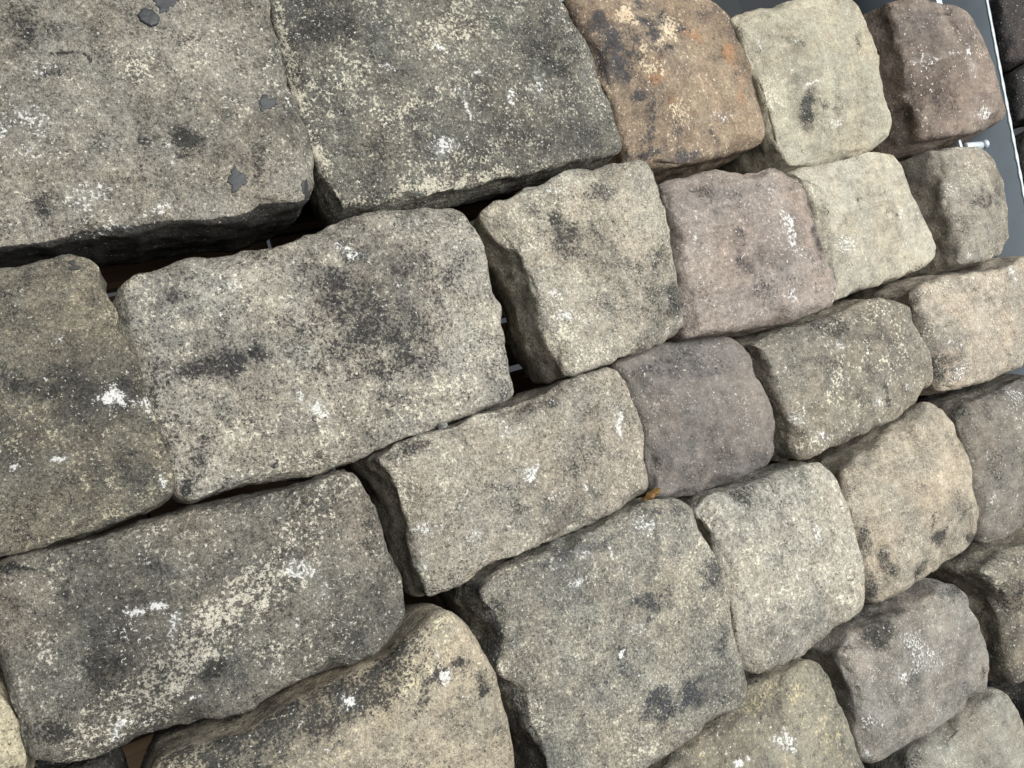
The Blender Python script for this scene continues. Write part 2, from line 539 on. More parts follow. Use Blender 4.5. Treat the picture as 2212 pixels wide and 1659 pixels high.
def patch(parent, pts, mat, name='tar_patch', thick=.0007, seed=0, lobes=.25):
    """a crust lying on the front of a stone, following its surface"""
    V0, f0 = BVH[parent.name]
    tree = BVHTree.FromPolygons([tuple(v) for v in V0], [tuple(int(a) for a in t) for t in f0])
    ymid = V0[:, 1].min()
    L = np.array([wall(p, ymid+.004) for p in pts])
    A = .5*np.sum(L[:, 0]*np.roll(L[:, 1], -1)-np.roll(L[:, 0], -1)*L[:, 1])
    if A < 0: L = L[::-1]
    per = np.sum(np.linalg.norm(L-np.roll(L, 1, 0), axis=1))
    L, _ = resample(L, max(.0006, per/120))
    L = smooth_loop(L, 2)
    C = L.mean(0)
    d = L-C
    w = 1+lobes*1.5*fbm(np.c_[L[:, 0], np.full(len(L), seed*1.3), L[:, 1]]*330, 4, seed, .65)
    L = C+d*w[:, None]
    n = len(L)
    V, rings = [], [(1.0, -.0015), (1.0, thick*.55), (.94, thick*.9), (.8, thick), (.55, thick*1.05), (.28, thick*1.05)]
    for s_, h in rings:
        for p in C+(L-C)*s_:
            hit = tree.ray_cast(Vector((p[0], -.4, p[1])), Vector((0, 1, 0)))
            yy = hit[0].y if hit[0] is not None else ymid+.02
            V.append((p[0], yy-h, p[1]))
    hit = tree.ray_cast(Vector((C[0], -.4, C[1])), Vector((0, 1, 0)))
    V.append((C[0], (hit[0].y if hit[0] is not None else ymid)-thick*1.05, C[1]))
    V = np.array(V)-np.array(parent.location)
    i = np.arange(n); j = (i+1) % n
    q = np.vstack([np.c_[k*n+i, k*n+j, (k+1)*n+j, (k+1)*n+i] for k in range(len(rings)-1)])
    t = np.c_[(len(rings)-1)*n+i, (len(rings)-1)*n+j, np.full(n, len(rings)*n)]
    return mesh_obj(name, V, q, mat, parent, t)

# boxes and rods ------------------------------------------------------------
def box_mesh(c, s, bev=.0):
    c, s = np.array(c, float), np.array(s, float)/2
    if bev <= 0:
        V = np.array([[x, y, z] for x in (-1, 1) for y in (-1, 1) for z in (-1, 1)])*s+c
        Q = [[0, 1, 3, 2], [4, 6, 7, 5], [0, 4, 5, 1], [2, 3, 7, 6], [0, 2, 6, 4], [1, 5, 7, 3]]
        return V, Q
    import bmesh
    bm = bmesh.new()
    bmesh.ops.create_cube(bm, size=1)
    for v in bm.verts:
        v.co = Vector((v.co.x*2*s[0]+c[0], v.co.y*2*s[1]+c[1], v.co.z*2*s[2]+c[2]))
    bmesh.ops.bevel(bm, geom=list(bm.edges), offset=bev, segments=2, affect='EDGES', profile=.5)
    return bm

def box(name, c, s, mat, parent=None, bev=.0):
    if bev > 0:
        bm = box_mesh(c, s, bev)
        me = bpy.data.meshes.new(name)
        bm.to_mesh(me); bm.free()
        me.materials.append(mat)
        o = bpy.data.objects.new(name, me)
        S.collection.objects.link(o)
        if parent is not None: o.parent = parent
        return o
    V, Q = box_mesh(c, s)
    return mesh_obj(name, V, Q, mat, parent, smooth=False)

def rod(name, a, b, r, mat, parent=None, seg=12, cap=.25):
    a, b = np.array(a, float), np.array(b, float)
    d = b-a; ln = np.linalg.norm(d); d /= ln
    u = np.cross(d, [0, 0, 1.]) if abs(d[2]) < .9 else np.cross(d, [1., 0, 0])
    u /= np.linalg.norm(u); v = np.cross(d, u)
    prof = [(0, r*(1-cap)), (r*cap, r), (ln-r*cap, r), (ln, r*(1-cap))]
    V = []
    for t, q in prof:
        for k in range(seg):
            an = 2*math.pi*k/seg
            V.append(a+d*t+(u*math.cos(an)+v*math.sin(an))*q)
    V.append(a); V.append(b)
    i = np.arange(seg); j = (i+1) % seg
    Q = np.vstack([np.c_[k*seg+i, k*seg+j, (k+1)*seg+j, (k+1)*seg+i] for k in range(3)])
    T = np.vstack([np.c_[j, i, np.full(seg, 4*seg)], np.c_[3*seg+i, 3*seg+j, np.full(seg, 4*seg+1)]])
    return mesh_obj(name, np.array(V), Q, mat, parent, T)

# ------------------------------------------------------------------ the rack
rack = bpy.data.objects.new('display_rack', None)
S.collection.objects.link(rack)
tag(rack, 'grey painted steel display rack with boards and wire mesh behind the stacked stones', 'display rack')
ZB, ZT = -.86, .36
# side plate: its front edge leans a little with the rack
e0 = wall((2132, 0), .0); e1 = wall((2214, 430), .0)
k_ = (e1[0]-e0[0])/(e1[1]-e0[1])
xe = lambda z: e0[0]+k_*(z-e0[1])
TH = .0035
def plate():
    V = []
    ys = [.0012, .345]
    for z in (ZB, ZT):
        for yv in ys:
            V += [(xe(z)-TH/2-.0004, yv, z), (xe(z)+TH/2+.0004, yv, z)]
    Q = [[0, 1, 3, 2], [4, 6, 7, 5], [0, 4, 5, 1], [2, 3, 7, 6], [0, 2, 6, 4], [1, 5, 7, 3]]
    return mesh_obj('side_plate', np.array(V), Q, M_PLATE, rack, smooth=False)
plate()
# the cut edge of the plate, bare metal
def edge_strip():
    zs = np.linspace(ZB, ZT, 240)
    V = []
    for z in zs:
        w = .0019+.0004*math.sin(z*310)+.0003*math.sin(z*907+1)
        V += [(xe(z)-w, .0010, z), (xe(z)-w*.8, -.0006, z), (xe(z)+w*.8, -.0006, z), (xe(z)+w, .0010, z)]
    V = np.array(V)
    Q = []
    for k in range(len(zs)-1):
        for c in range(4):
            d = (c+1) % 4
            Q.append([k*4+c, k*4+d, (k+1)*4+d, (k+1)*4+c])
    return mesh_obj('plate_edge', V, Q, M_EDGE, rack, smooth=False)
edge_strip()
X0, X1 = -.32, float(min(xe(ZB), xe(ZT)))-.004
# backing boards
rng = random.Random(4)
bz, row = ZB+.01, 0
while bz < ZT-.02:
    hgt = .058
    xs = [X0] + [X0+.14+.34*k+(.17 if row % 2 else 0) for k in range(5)]
    xs = [x for x in xs if x < X1-.05]+[X1]
    for a_, b_ in zip(xs[:-1], xs[1:]):
        box('board', ((a_+b_)/2, .325+rng.uniform(-.001, .001), bz+hgt/2), (b_-a_-.006, .018, hgt-.007), M_WOOD, rack, .0015)
    bz += hgt; row += 1
# wire mesh
mesh_e = []
wx0, wx1 = wall((612, 520), .265)[0], wall((318, 1105), .265)[0]
for x in sorted([wx1-.145, wx1, wx0] + [wx0+.055+.13*k for k in range(1, 8)]):
    if X0+.01 < x < X1-.01:
        rod('wire', (x, .265, ZB), (x, .265, ZT-.18), .0018, M_WIRE, rack, 8)
wz = wall((560, 516), .2612)[1]
for k in range(-5, 2):
    z = wz+k*.155
    rod('wire', (X0, .2612, z), (X1-.002, .2612, z), .0018, M_WIRE, rack, 8)
# rear panel of dark sheet behind the top course and shelf under the stack
box('top_rail', ((X0+X1)/2, .165, .295), (X1-X0-.01, .02, .21), M_RAIL, rack, .002)
box('shelf', ((X0+X1)/2, .06, ZB-.006), (X1-X0+.25, .60, .012), M_RAIL, rack, .002)

# ------------------------------------------------------------------ the stones
GR = 'sandstone blocks stacked in the rack'
SMOOTH = {3: .6, 4: .55, 5: .45, 6: .6, 7: .5, 8: .55, 9: .9, 14: .5, 15: .7, 16: .7, 17: .5, 18: .65, 19: .8, 22: .6, 23: .55, 24: .6, 25: .45, 21: .75}
BED = {3: .5, 4: .5, 5: .8, 6: .7, 7: .6, 8: .9, 14: .6, 15: .6, 16: .8, 17: .9, 18: .7, 19: .4, 21: .5, 22: .6, 23: .6, 24: .9, 25: .7}
def add(key, pts, label, colA, colB, mk=None, nm='sandstone_block', **kw):
    sd = kw.get('seed', 0)
    mk = dict(mk or {}); mk.setdefault('speck', SMOOTH.get(sd, 1.0)); mk.setdefault('bed', BED.get(sd, .2)); mk.setdefault('grain', [1.0, .8, 1.15, .9, 1.3, .72, 1.08][sd % 7])
    m = stone_mat('sandstone_'+key, colA, colB, seed=sd, **mk)
    return stone(nm, pts, mat=m, label=label, group=GR, **kw)

# ---- top course
s1 = add('grey_pink', [(-330,-160),(100,-175),(420,-170),(565,-150),(576,0),(580,55),(598,113),(627,186),(653,255),(669,328),(669,383),(656,434),(601,447),(525,467),(437,478),(365,480),(310,490),(233,500),(171,512),(109,525),(0,535),(-180,560),(-330,560)],
    'largest grey block with dark tar patches and a black painted underside',
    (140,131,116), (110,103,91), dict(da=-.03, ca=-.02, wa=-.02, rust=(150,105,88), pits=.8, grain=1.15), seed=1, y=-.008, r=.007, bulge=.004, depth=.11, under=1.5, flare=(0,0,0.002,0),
    stains=[('w',70,255,70,25,40,.35),('w',190,420,60,40,0,.36),('w',345,455,70,12,-8,.4),('w',90,150,40,25,0,.3),('w',360,330,12,45,0,.3),('w',250,495,60,10,-10,.35),('w',620,200,14,40,-20,.25),('w',640,355,10,12,0,.3),
            ('c',300,150,60,50,0,.3),('c',590,120,30,100,-10,.2),('r',75,230,14,60,10,.35),('r',70,315,40,10,0,.35),('r',260,225,30,18,0,.3),('r',215,30,40,30,0,.2),
            ('w',40,300,90,70,30,.26),('r',110,300,60,120,15,.16),('w',480,80,60,60,0,.16),('d','line',[(125,128),(158,114),(185,120),(192,140)],5,.9),('d',410,310,38,26,40,.8),('d',565,355,22,45,10,.5),('d',115,160,22,16,0,.5),('d',95,440,50,25,-10,.4),('d',400,75,40,20,0,.3),('d',310,370,12,10,0,.6),('d',295,310,14,8,0,.6),('d',515,130,40,30,40,.25),('d',60,60,60,50,0,.2)])
s2 = add('dark_olive', [(580,-22),(760,-26),(1000,-24),(1150,-18),(1203,5),(1217,22),(1232,51),(1258,87),(1283,128),(1305,182),(1319,226),(1334,284),(1336,316),(1322,334),(1250,347),(1188,357),(1061,386),(969,409),(860,433),(780,448),(745,452),(728,420),(700,372),(684,345),(665,300),(640,220),(610,120),(588,40)],
    'dark olive block peppered with cream lichen, beside the rust orange block',
    (120,114,100), (92,88,79), dict(da=.02, ca=.10, wa=-.03, cream=(194,182,154)), seed=2, y=0., r=.009, bulge=.004, depth=.10, taper=.02, flare=(0.00836,0,0.0096,0),
    stains=[('c','line',[(600,20),(612,110),(640,200),(665,300),(690,360),(735,440),(800,438),(900,410),(1000,390),(1090,370)],16,.42),('c',1010,45,60,30,20,.3),('c',960,80,60,40,0,.25),('c',900,235,60,14,-15,.35),('c',1010,345,90,20,-15,.3),('c',1120,310,60,25,-10,.2),('c',760,130,60,70,0,.15),
            ('w',960,325,35,30,10,.5),('w',1005,250,8,40,-12,.55),('w',1025,155,20,8,0,.6),('w',835,150,18,8,20,.4),('w',950,120,10,25,-35,.5),('w',1105,218,12,22,-15,.5),('w',1165,190,18,40,10,.4),('w',990,195,22,12,0,.4),
            ('d',1195,130,55,60,30,.4),('d',700,60,60,50,0,.2),('d',860,300,120,50,-10,.25)])
s3 = add('rust', [(1228,0),(1270,-24),(1400,-26),(1490,-14),(1522,0),(1555,26),(1577,44),(1591,80),(1609,120),(1628,175),(1639,233),(1644,284),(1637,310),(1580,328),(1507,346),(1440,360),(1400,365),(1352,352),(1338,300),(1322,240),(1300,170),(1276,112),(1246,58)],
    'rust orange block with flaking dark coating, between dark olive and khaki blocks',
    (150,122,92), (112,88,68), dict(da=-.08, ca=-.02, wa=-.1, rust=(172,108,50), cream=(206,178,136), dark=(58,56,58)), seed=3, y=.012, r=.012, bulge=.007, flare=(0.00456,0,0.006,0),
    stains=[('r',1300,40,60,40,20,.5),('r',1450,120,120,80,30,.25),('r',1590,60,25,60,-15,.35),('r',1400,330,60,40,0,.3),('r',1540,240,60,60,0,.2),
            ('d',1370,340,60,14,-5,.5),('d',1325,250,14,70,-10,.45),('c',1440,60,30,30,20,.4),('d',1325,100,44,90,-25,.6),('d',1400,60,50,45,40,.45),('d',1290,40,16,26,0,.9),('d',1318,80,20,16,30,.9),('d',1330,130,14,36,-20,.95),('d',1352,168,12,16,0,.9),('d',1372,14,14,14,0,.8),('d',1385,52,26,10,40,.95),('d',1408,80,12,22,0,.9),('d',1440,112,16,10,20,.8),('d',1300,110,10,22,0,.8),('d',1430,30,10,18,0,.6),('d',1360,100,8,26,10,.8),('d',1470,75,14,8,0,.5),('d',1400,290,12,30,10,.5),('d',1420,330,30,10,-10,.5),('d',1300,190,16,60,-15,.5),('d',1480,340,60,14,-12,.5),('r',1480,200,70,90,0,.3),('r',1350,40,30,14,20,.7),('r',1410,160,30,30,0,.5),('r',1500,80,40,30,0,.5),('r',1570,120,24,50,-15,.6),('r',1450,210,30,50,0,.4),('r',1600,200,14,50,0,.5),('c',1460,250,30,30,0,.3),('c',1380,130,20,30,0,.45),('d',1380,210,20,14,0,.6),('d',1500,30,30,16,0,.3),('d',1410,240,14,60,15,.35),('d',1540,290,50,20,-10,.4),('d',1455,285,18,26,0,.4),
            ('c',1360,50,18,12,30,.5),('c',1400,150,26,16,0,.4),('c',1345,30,14,20,0,.5),('c',1410,95,16,20,0,.4),('w',1540,255,70,10,-5,.35),('w',1480,130,30,8,0,.2)])
s4 = add('khaki', [(1582,42),(1617,29),(1671,18),(1726,2),(1775,-6),(1821,0),(1843,15),(1861,40),(1876,77),(1890,113),(1901,157),(1908,211),(1915,270),(1908,299),(1886,317),(1835,332),(1763,350),(1705,362),(1690,350),(1668,310),(1655,262),(1645,215),(1630,164),(1617,120),(1600,84),(1588,58)],
    'khaki block with a small black smudge, in the top course',
    (172,160,132), (154,143,118), dict(da=-.16, ca=-.02, wa=-.09, pits=.3), seed=4, y=.004, r=.011, bulge=.005, flare=(0.00532,0,0.0072,0),
    stains=[('d',1742,235,16,42,5,.62),('d',1790,240,40,22,20,.32),('d',1700,90,40,14,15,.25),('d',1850,90,10,22,0,.4),('d',1600,80,14,26,0,.5),('d',1790,280,30,20,0,.3),
            ('c',1660,220,18,60,0,.2),('c',1680,170,30,12,30,.2),('w',1745,180,24,5,-5,.6),('w',1635,90,4,18,0,.6),('w',1800,268,20,12,0,.4),('w',1705,95,10,8,0,.4)])
s5 = add('brown', [(1913,6),(1959,0),(2003,2),(2032,9),(2069,26),(2091,44),(2109,84),(2127,124),(2145,175),(2160,219),(2167,246),(2156,262),(2110,278),(2040,292),(1994,292),(1976,240),(1956,168),(1940,109),(1926,55)],
    'smooth mauve brown block next to the steel side plate, at the top corner',
    (138,116,101), (114,95,84), dict(da=-.12, ca=-.2, wa=-.10, pits=.2, cream=(190,172,146), dark=(52,40,36)), seed=5, y=-.004, r=.012, bulge=.007, flare=(0.019,0,0.0132,0),
    stains=[('c',2100,90,12,50,-20,.3),('w',2010,130,60,10,-8,.4),('w',2085,140,10,40,-15,.45),('w',2115,250,30,18,0,.5),('w',1930,60,6,30,0,.4),('w',1950,150,12,8,0,.4),('d',2020,210,50,40,0,.22),('d',2044,32,9,8,30,.7),('d',2055,70,8,20,-20,.45)])

# ---- second course
s11 = add('olive_brown', [(-230,600),(-60,598),(0,591),(55,580),(128,562),(182,556),(206,564),(219,586),(226,624),(248,664),(270,723),(292,781),(306,832),(317,865),(335,912),(350,967),(368,1021),(370,1050),(357,1066),(310,1088),(255,1113),(182,1150),(128,1166),(73,1184),(0,1196),(-230,1240)],
    'olive brown block with bright white chalk splash, under the largest grey block',
    (124,114,94), (98,91,78), dict(da=-.03, ca=.0, wa=-.06, cream=(178,164,126)), seed=11, y=-.008, r=.007, bulge=.003, flare=(0,0,0.0072,0),
    stains=[('w',240,855,34,24,-15,.62),('w',320,880,45,26,30,.5),('w',295,735,14,12,0,.5),('w',135,985,22,9,-20,.6),('w',40,640,6,20,0,.5),('w',140,725,14,12,0,.4),('w',352,1042,9,14,0,.6),('w',15,1005,20,8,-30,.5),('w',75,730,8,8,0,.5),('c',35,960,12,40,10,.35),
            ('d',110,840,90,40,10,.35),('d',268,840,25,36,30,.55),('d',180,645,20,30,-20,.4),('d',290,1010,60,40,-10,.3),('c','line',[(225,640),(262,730),(300,830),(335,930),(366,1045),(300,1085),(180,1140),(60,1180)],14,.3),('r',200,590,20,40,0,.15)])
s10 = add('black_peppered', [(250,655),(277,619),(328,601),(401,575),(474,557),(547,546),(598,542),(625,528),(678,507),(733,487),(787,472),(860,463),(915,455),(966,453),(997,468),(1017,503),(1031,532),(1048,576),(1062,610),(1078,664),(1091,708),(1092,740),(1100,803),(1101,855),(1078,870),(1030,888),(947,916),(874,938),(819,962),(764,988),(691,1014),(620,1028),(547,1037),(474,1057),(425,1078),(398,1078),(376,1058),(364,992),(343,930),(325,865),(303,795),(280,730),(262,684)],
    'broad grey block heavily peppered with black, with a dark sooty band',
    (152,143,127), (130,123,111), dict(da=.02, ca=.02, wa=-.08, dark=(38,37,38)), seed=10, y=.002, r=.013, bulge=.006, flare=(0.00456,0,0.006,0.0021),
    stains=[('d',480,785,110,30,-14,.5),('d',700,620,70,70,0,.32),('d',830,700,150,90,25,.30),('d',760,770,110,45,20,.28),('d',390,640,34,16,10,.5),('d',900,590,90,60,20,.22),('d',340,830,40,80,-20,.3),('d',420,1005,30,40,10,.35),('d',405,1042,12,20,20,.7),('d',580,1000,14,8,10,.7),('d',760,540,50,30,0,.3),('d',400,950,60,50,0,.2),('d',665,797,26,18,30,.4),
            ('w',680,880,40,22,20,.6),('w',630,845,8,30,-10,.55),('w',710,915,8,22,-20,.6),('w',500,615,55,12,0,.35),('w',745,540,40,22,20,.4),('w',540,612,16,12,0,.5),('w',870,620,60,30,0,.22),('c',620,1000,120,22,-8,.25),('c',840,880,160,60,-20,.16),('c',530,925,70,40,0,.14)])
s9 = add('tan_wedge', [(1042,466),(1079,440),(1152,403),(1225,378),(1334,352),(1371,349),(1394,358),(1408,382),(1420,430),(1434,480),(1450,540),(1465,620),(1473,690),(1472,712),(1420,732),(1348,757),(1311,778),(1275,796),(1225,812),(1212,800),(1202,766),(1182,723),(1166,682),(1163,639),(1138,591),(1122,551),(1085,522),(1056,492)],
    'tan wedge shaped block showing a deep shaded left flank, beside the peppered block',
    (164,151,130), (146,135,117), dict(da=-.07, ca=.02, wa=-.06), seed=9, y=-.004, r=.008, bulge=.003, flare=(.014,0,.0036,0), taper=.02, depth=.085, edge=1.4,
    stains=[('d',1215,510,40,75,-5,.42),('d',1310,500,50,70,0,.28),('d',1290,420,60,25,-15,.28),('d',1455,640,20,60,0,.45),('d',1390,600,40,80,-10,.2),('d',1430,560,20,30,0,.3),('c',1130,530,40,50,40,.25),('c',1150,450,60,30,-20,.2),('c',1210,700,20,80,-10,.2),('c',1280,770,60,20,-25,.25),
            ('w',1195,630,26,12,30,.5),('w',1215,690,22,16,0,.5),('w',1205,410,16,10,0,.35),('w',1450,720,20,8,-20,.5),('w',1265,700,10,8,0,.5)])
s8 = add('mauve', [(1424,402),(1455,390),(1500,377),(1540,371),(1588,381),(1624,373),(1660,369),(1686,373),(1711,394),(1730,430),(1748,474),(1763,518),(1773,565),(1781,605),(1790,625),(1794,646),(1781,660),(1726,680),(1653,695),(1580,710),(1507,726),(1482,728),(1475,690),(1468,600),(1457,540),(1442,480),(1428,430)],
    'mauve pink rounded block between the tan wedge block and a pale block',
    (146,128,116), (124,108,99), dict(da=-.09, ca=-.08, wa=-.03, cream=(188,164,150), pits=.6, rust=(150,104,76), dark=(50,44,46)), seed=8, y=-.006, r=.016, bulge=.010, flare=(0.00152,0,0.0072,0),
    stains=[('d',1758,500,10,60,-14,.62),('d',1510,410,40,22,0,.3),('d',1600,560,30,30,0,.42),('d',1640,610,50,40,0,.32),('d',1585,515,14,22,0,.4),('d',1700,520,26,50,0,.15),('w',1690,490,10,70,-18,.42),('w',1650,410,22,8,30,.4),('w',1700,640,26,12,0,.4),('w',1500,520,5,40,-8,.35),('w',1720,560,14,30,0,.3),('r',1500,640,22,40,0,.3),('r',1480,480,12,40,0,.25),('r',1500,705,50,16,-15,.3),('c',1560,450,80,40,0,.12)])
s7 = add('pale_khaki', [(1699,378),(1726,367),(1781,352),(1854,337),(1923,337),(1941,356),(1952,386),(1970,430),(1985,474),(2003,510),(2018,540),(2016,560),(1981,583),(1908,607),(1835,632),(1805,645),(1793,624),(1781,591),(1774,555),(1764,492),(1742,430),(1722,398)],
    'palest khaki block, clean faced, tucked behind the mauve pink block',
    (176,165,141), (160,150,129), dict(da=-.20, ca=.0, wa=-.08, pits=.25), seed=7, y=.008, r=.012, bulge=.006, flare=(0.00152,0,0.0048,0),
    stains=[('d',1845,435,5,9,0,.6),('d',1915,462,10,8,0,.5),('d',1985,575,14,8,-20,.5),('d',1765,510,12,40,-10,.3),('d',1852,350,10,14,20,.4),('d',1780,460,10,40,-15,.25),('c',1740,420,30,60,-20,.2),('w',1820,530,26,22,0,.4),('w',1800,480,10,14,0,.4),('w',1950,530,16,14,0,.4),('w',1930,470,6,14,0,.4)])
s6 = add('grey_banded', [(2012,328),(2044,322),(2076,322),(2118,326),(2138,346),(2145,365),(2156,394),(2164,437),(2175,474),(2178,510),(2167,543),(2138,555),(2091,566),(2066,566),(2052,489),(2037,437),(2026,383),(2016,350)],
    'small block with a dark grey band across it, below the mauve brown corner block',
    (150,138,120), (128,118,104), dict(da=-.10, ca=-.04, wa=-.07, pits=.3), seed=6, y=.002, r=.012, bulge=.007, flare=(0.016,0,0.0036,0.0014),
    stains=[('d',2115,432,40,16,-12,.5),('d',2145,425,16,22,-20,.45),('d',2080,460,26,50,0,.15),('d',2150,520,20,40,10,.25),('d',2040,370,10,30,0,.3),('c',2090,370,30,22,0,.2),('w',2050,420,20,20,20,.35),('w',2092,555,6,5,0,.6),('r',2060,500,20,60,0,.12)])

# ---- third course
s12 = add('grey_streaked', [(-24,1262),(0,1236),(30,1212),(146,1186),(237,1168),(292,1150),(365,1135),(437,1110),(547,1086),(620,1067),(700,1037),(745,1024),(770,1038),(788,1070),(800,1090),(815,1134),(837,1193),(859,1251),(868,1302),(866,1331),(850,1362),(826,1389),(782,1420),(735,1436),(675,1450),(620,1474),(576,1498),(540,1524),(492,1536),(419,1553),(346,1571),(310,1582),(255,1610),(201,1626),(146,1640),(109,1632),(72,1624),(62,1594),(55,1550),(30,1500),(16,1440),(0,1386),(-14,1330)],
    'long dark grey block crossed by a pale diagonal streak and white flecks',
    (126,117,102), (102,96,85), dict(da=.0, ca=-.02, wa=-.06, cream=(196,184,160), rust=(150,104,84), grain=1.1), seed=12, y=-.002, r=.010, bulge=.005, flare=(0.00456,0,0.0048,0.0042),
    stains=[('c','line',[(720,1050),(660,1140),(590,1240),(520,1310),(440,1390),(400,1420),(330,1480),(250,1540),(180,1600)],60,.36),('c',360,1460,80,60,-25,.25),('c',260,1585,110,30,-22,.4),('c',150,1210,90,20,-15,.25),('c',560,1400,60,40,0,.2),('c',700,1380,120,50,-20,.18),('c',80,1420,30,60,0,.15),
            ('w',650,1230,45,28,20,.55),('w',340,1310,22,14,0,.58),('w',378,1345,20,40,10,.6),('w',300,1318,22,14,0,.6),('w',425,1508,14,9,-30,.75),('w',270,1575,40,12,-20,.75),('w',640,1345,14,22,10,.45),('w',690,1280,20,20,0,.4),('w',60,1270,40,30,0,.3),('w',500,1220,6,6,0,.6),
            ('d',210,1440,45,50,-10,.5),('d',460,1450,34,16,-50,.85),('d',110,1580,50,34,10,.5),('d',40,1230,70,10,-8,.7),('d',135,1285,10,12,0,.6),('d',250,1420,26,16,30,.4),('d',620,1360,4,60,0,.3),('d',800,1200,40,80,-10,.2),('d',620,1500,20,14,0,.4),('r',600,1070,20,12,0,.4),('r',22,1400,16,70,-10,.25)])
s13 = add('tan_streaky', [(806,992),(855,962),(910,942),(983,924),(1038,900),(1111,878),(1165,853),(1202,831),(1256,809),(1304,797),(1329,802),(1344,828),(1358,868),(1380,912),(1388,956),(1399,1011),(1400,1047),(1391,1063),(1348,1086),(1275,1130),(1202,1158),(1129,1190),(1056,1223),(1001,1256),(946,1282),(922,1286),(912,1251),(897,1211),(887,1164),(876,1109),(861,1054),(835,1015)],
    'tan brown block with a shaded left flank, in the third course beside the streaked block',
    (156,144,126), (134,124,108), dict(da=-.08, ca=.0, wa=-.05), seed=13, y=.0, r=.009, bulge=.004, flare=(0.0114,0,0.0036,0.0035),
    stains=[('w',1145,1025,24,22,0,.62),('w',1335,915,12,50,-5,.6),('w',915,1140,30,20,0,.45),('w',1025,1160,16,14,0,.6),('w',1210,1060,30,40,0,.28),('w',1110,935,40,20,0,.25),('w',920,1220,20,14,0,.35),('w',1265,1050,8,10,0,.4),
            ('c',1090,890,60,14,-15,.3),('c',880,1080,20,90,-15,.25),('c',930,1260,20,30,0,.25),('d',1060,1215,18,8,-20,.7),('d',1100,1050,40,14,0,.3),('d',870,970,60,20,-20,.4),('d',1120,1100,20,12,0,.3),('d',1150,880,100,12,-20,.35),('d',1260,1000,50,50,0,.12),('d',1350,960,30,60,0,.12)])
s14 = add('plum', [(1322,792),(1350,776),(1420,747),(1507,735),(1555,730),(1588,742),(1606,766),(1628,806),(1646,847),(1660,883),(1668,919),(1665,970),(1653,997),(1617,1018),(1562,1046),(1507,1064),(1471,1070),(1440,1074),(1408,1070),(1402,1010),(1390,950),(1378,900),(1361,860),(1345,825)],
    'smooth plum grey rounded block in the middle of the stack',
    (124,113,105), (104,95,90), dict(da=-.08, ca=-.10, wa=-.07, cream=(164,146,136), pits=.35, dark=(48,45,48)), seed=14, y=.010, r=.018, bulge=.012, flare=(0,0,0.0036,0.0021),
    stains=[('d',1520,810,70,30,0,.25),('d',1420,790,60,25,-15,.3),('c',1580,880,60,40,0,.14),('c',1540,1010,70,30,-15,.2),('w',1580,960,22,22,0,.28),('w',1575,850,10,14,0,.35),('c',1400,870,30,30,0,.12)])
s15 = add('olive_tan', [(1622,746),(1650,732),(1690,716),(1744,702),(1799,684),(1854,663),(1901,648),(1934,649),(1955,662),(1969,684),(1981,719),(2000,755),(2011,792),(2013,820),(2002,844),(1974,862),(1945,894),(1872,930),(1799,962),(1748,985),(1728,984),(1710,930),(1692,883),(1673,839),(1655,792),(1638,760)],
    'olive tan block with white flecks, right beside the smooth plum grey block',
    (138,126,106), (116,106,92), dict(da=-.06, ca=.0, wa=-.05, rust=(140,96,56)), seed=15, y=.004, r=.012, bulge=.005, flare=(.0114,0,.0036,.018),
    stains=[('c',1860,690,90,20,-18,.22),('c',1800,820,14,80,25,.25),('c',1890,790,60,14,0,.25),('c',1760,965,40,26,-20,.25),('c',1940,740,20,40,-20,.2),('w',1812,745,10,24,0,.5),('w',1890,860,10,22,-10,.5),('w',1720,905,14,14,0,.5),('w',1770,945,22,16,0,.5),('w',1960,830,6,14,0,.5),('w',1640,830,6,10,0,.5),('w',1910,680,14,20,-30,.3),
            ('d',1800,710,60,18,-10,.4),('d',1850,860,40,18,10,.35),('d',1910,855,5,30,-10,.4),('d',1890,730,40,20,0,.28),('r',1680,900,14,60,-15,.3),('r',1650,790,10,40,-15,.2)])
s16 = add('buff_banded', [(1962,634),(1990,612),(2036,599),(2109,594),(2164,579),(2193,563),(2212,556),(2232,562),(2244,620),(2252,700),(2256,764),(2212,784),(2145,812),(2072,837),(2036,842),(2022,836),(2019,821),(2010,774),(1996,723),(1985,693),(1974,664)],
    'buff pink block with a fine light vein, jutting beside the steel plate',
    (168,150,128), (146,130,112), dict(da=-.08, ca=.0, wa=-.05, rust=(160,120,88)), seed=16, y=.0, r=.012, bulge=.005, flare=(.005,0,.0024,.02),
    stains=[('r',2180,650,60,80,0,.18),('c','line',[(2100,600),(2120,660),(2135,720),(2150,800)],10,.25),('d',2040,800,40,30,0,.35),('d',2120,640,60,30,0,.15),('w',2065,800,22,22,0,.45),('w',2190,600,5,24,0,.5),('w',2110,660,8,20,0,.4),('w',2060,740,30,20,0,.2),('c',2040,620,60,12,-5,.25),('d',1975,640,20,20,0,.4)])

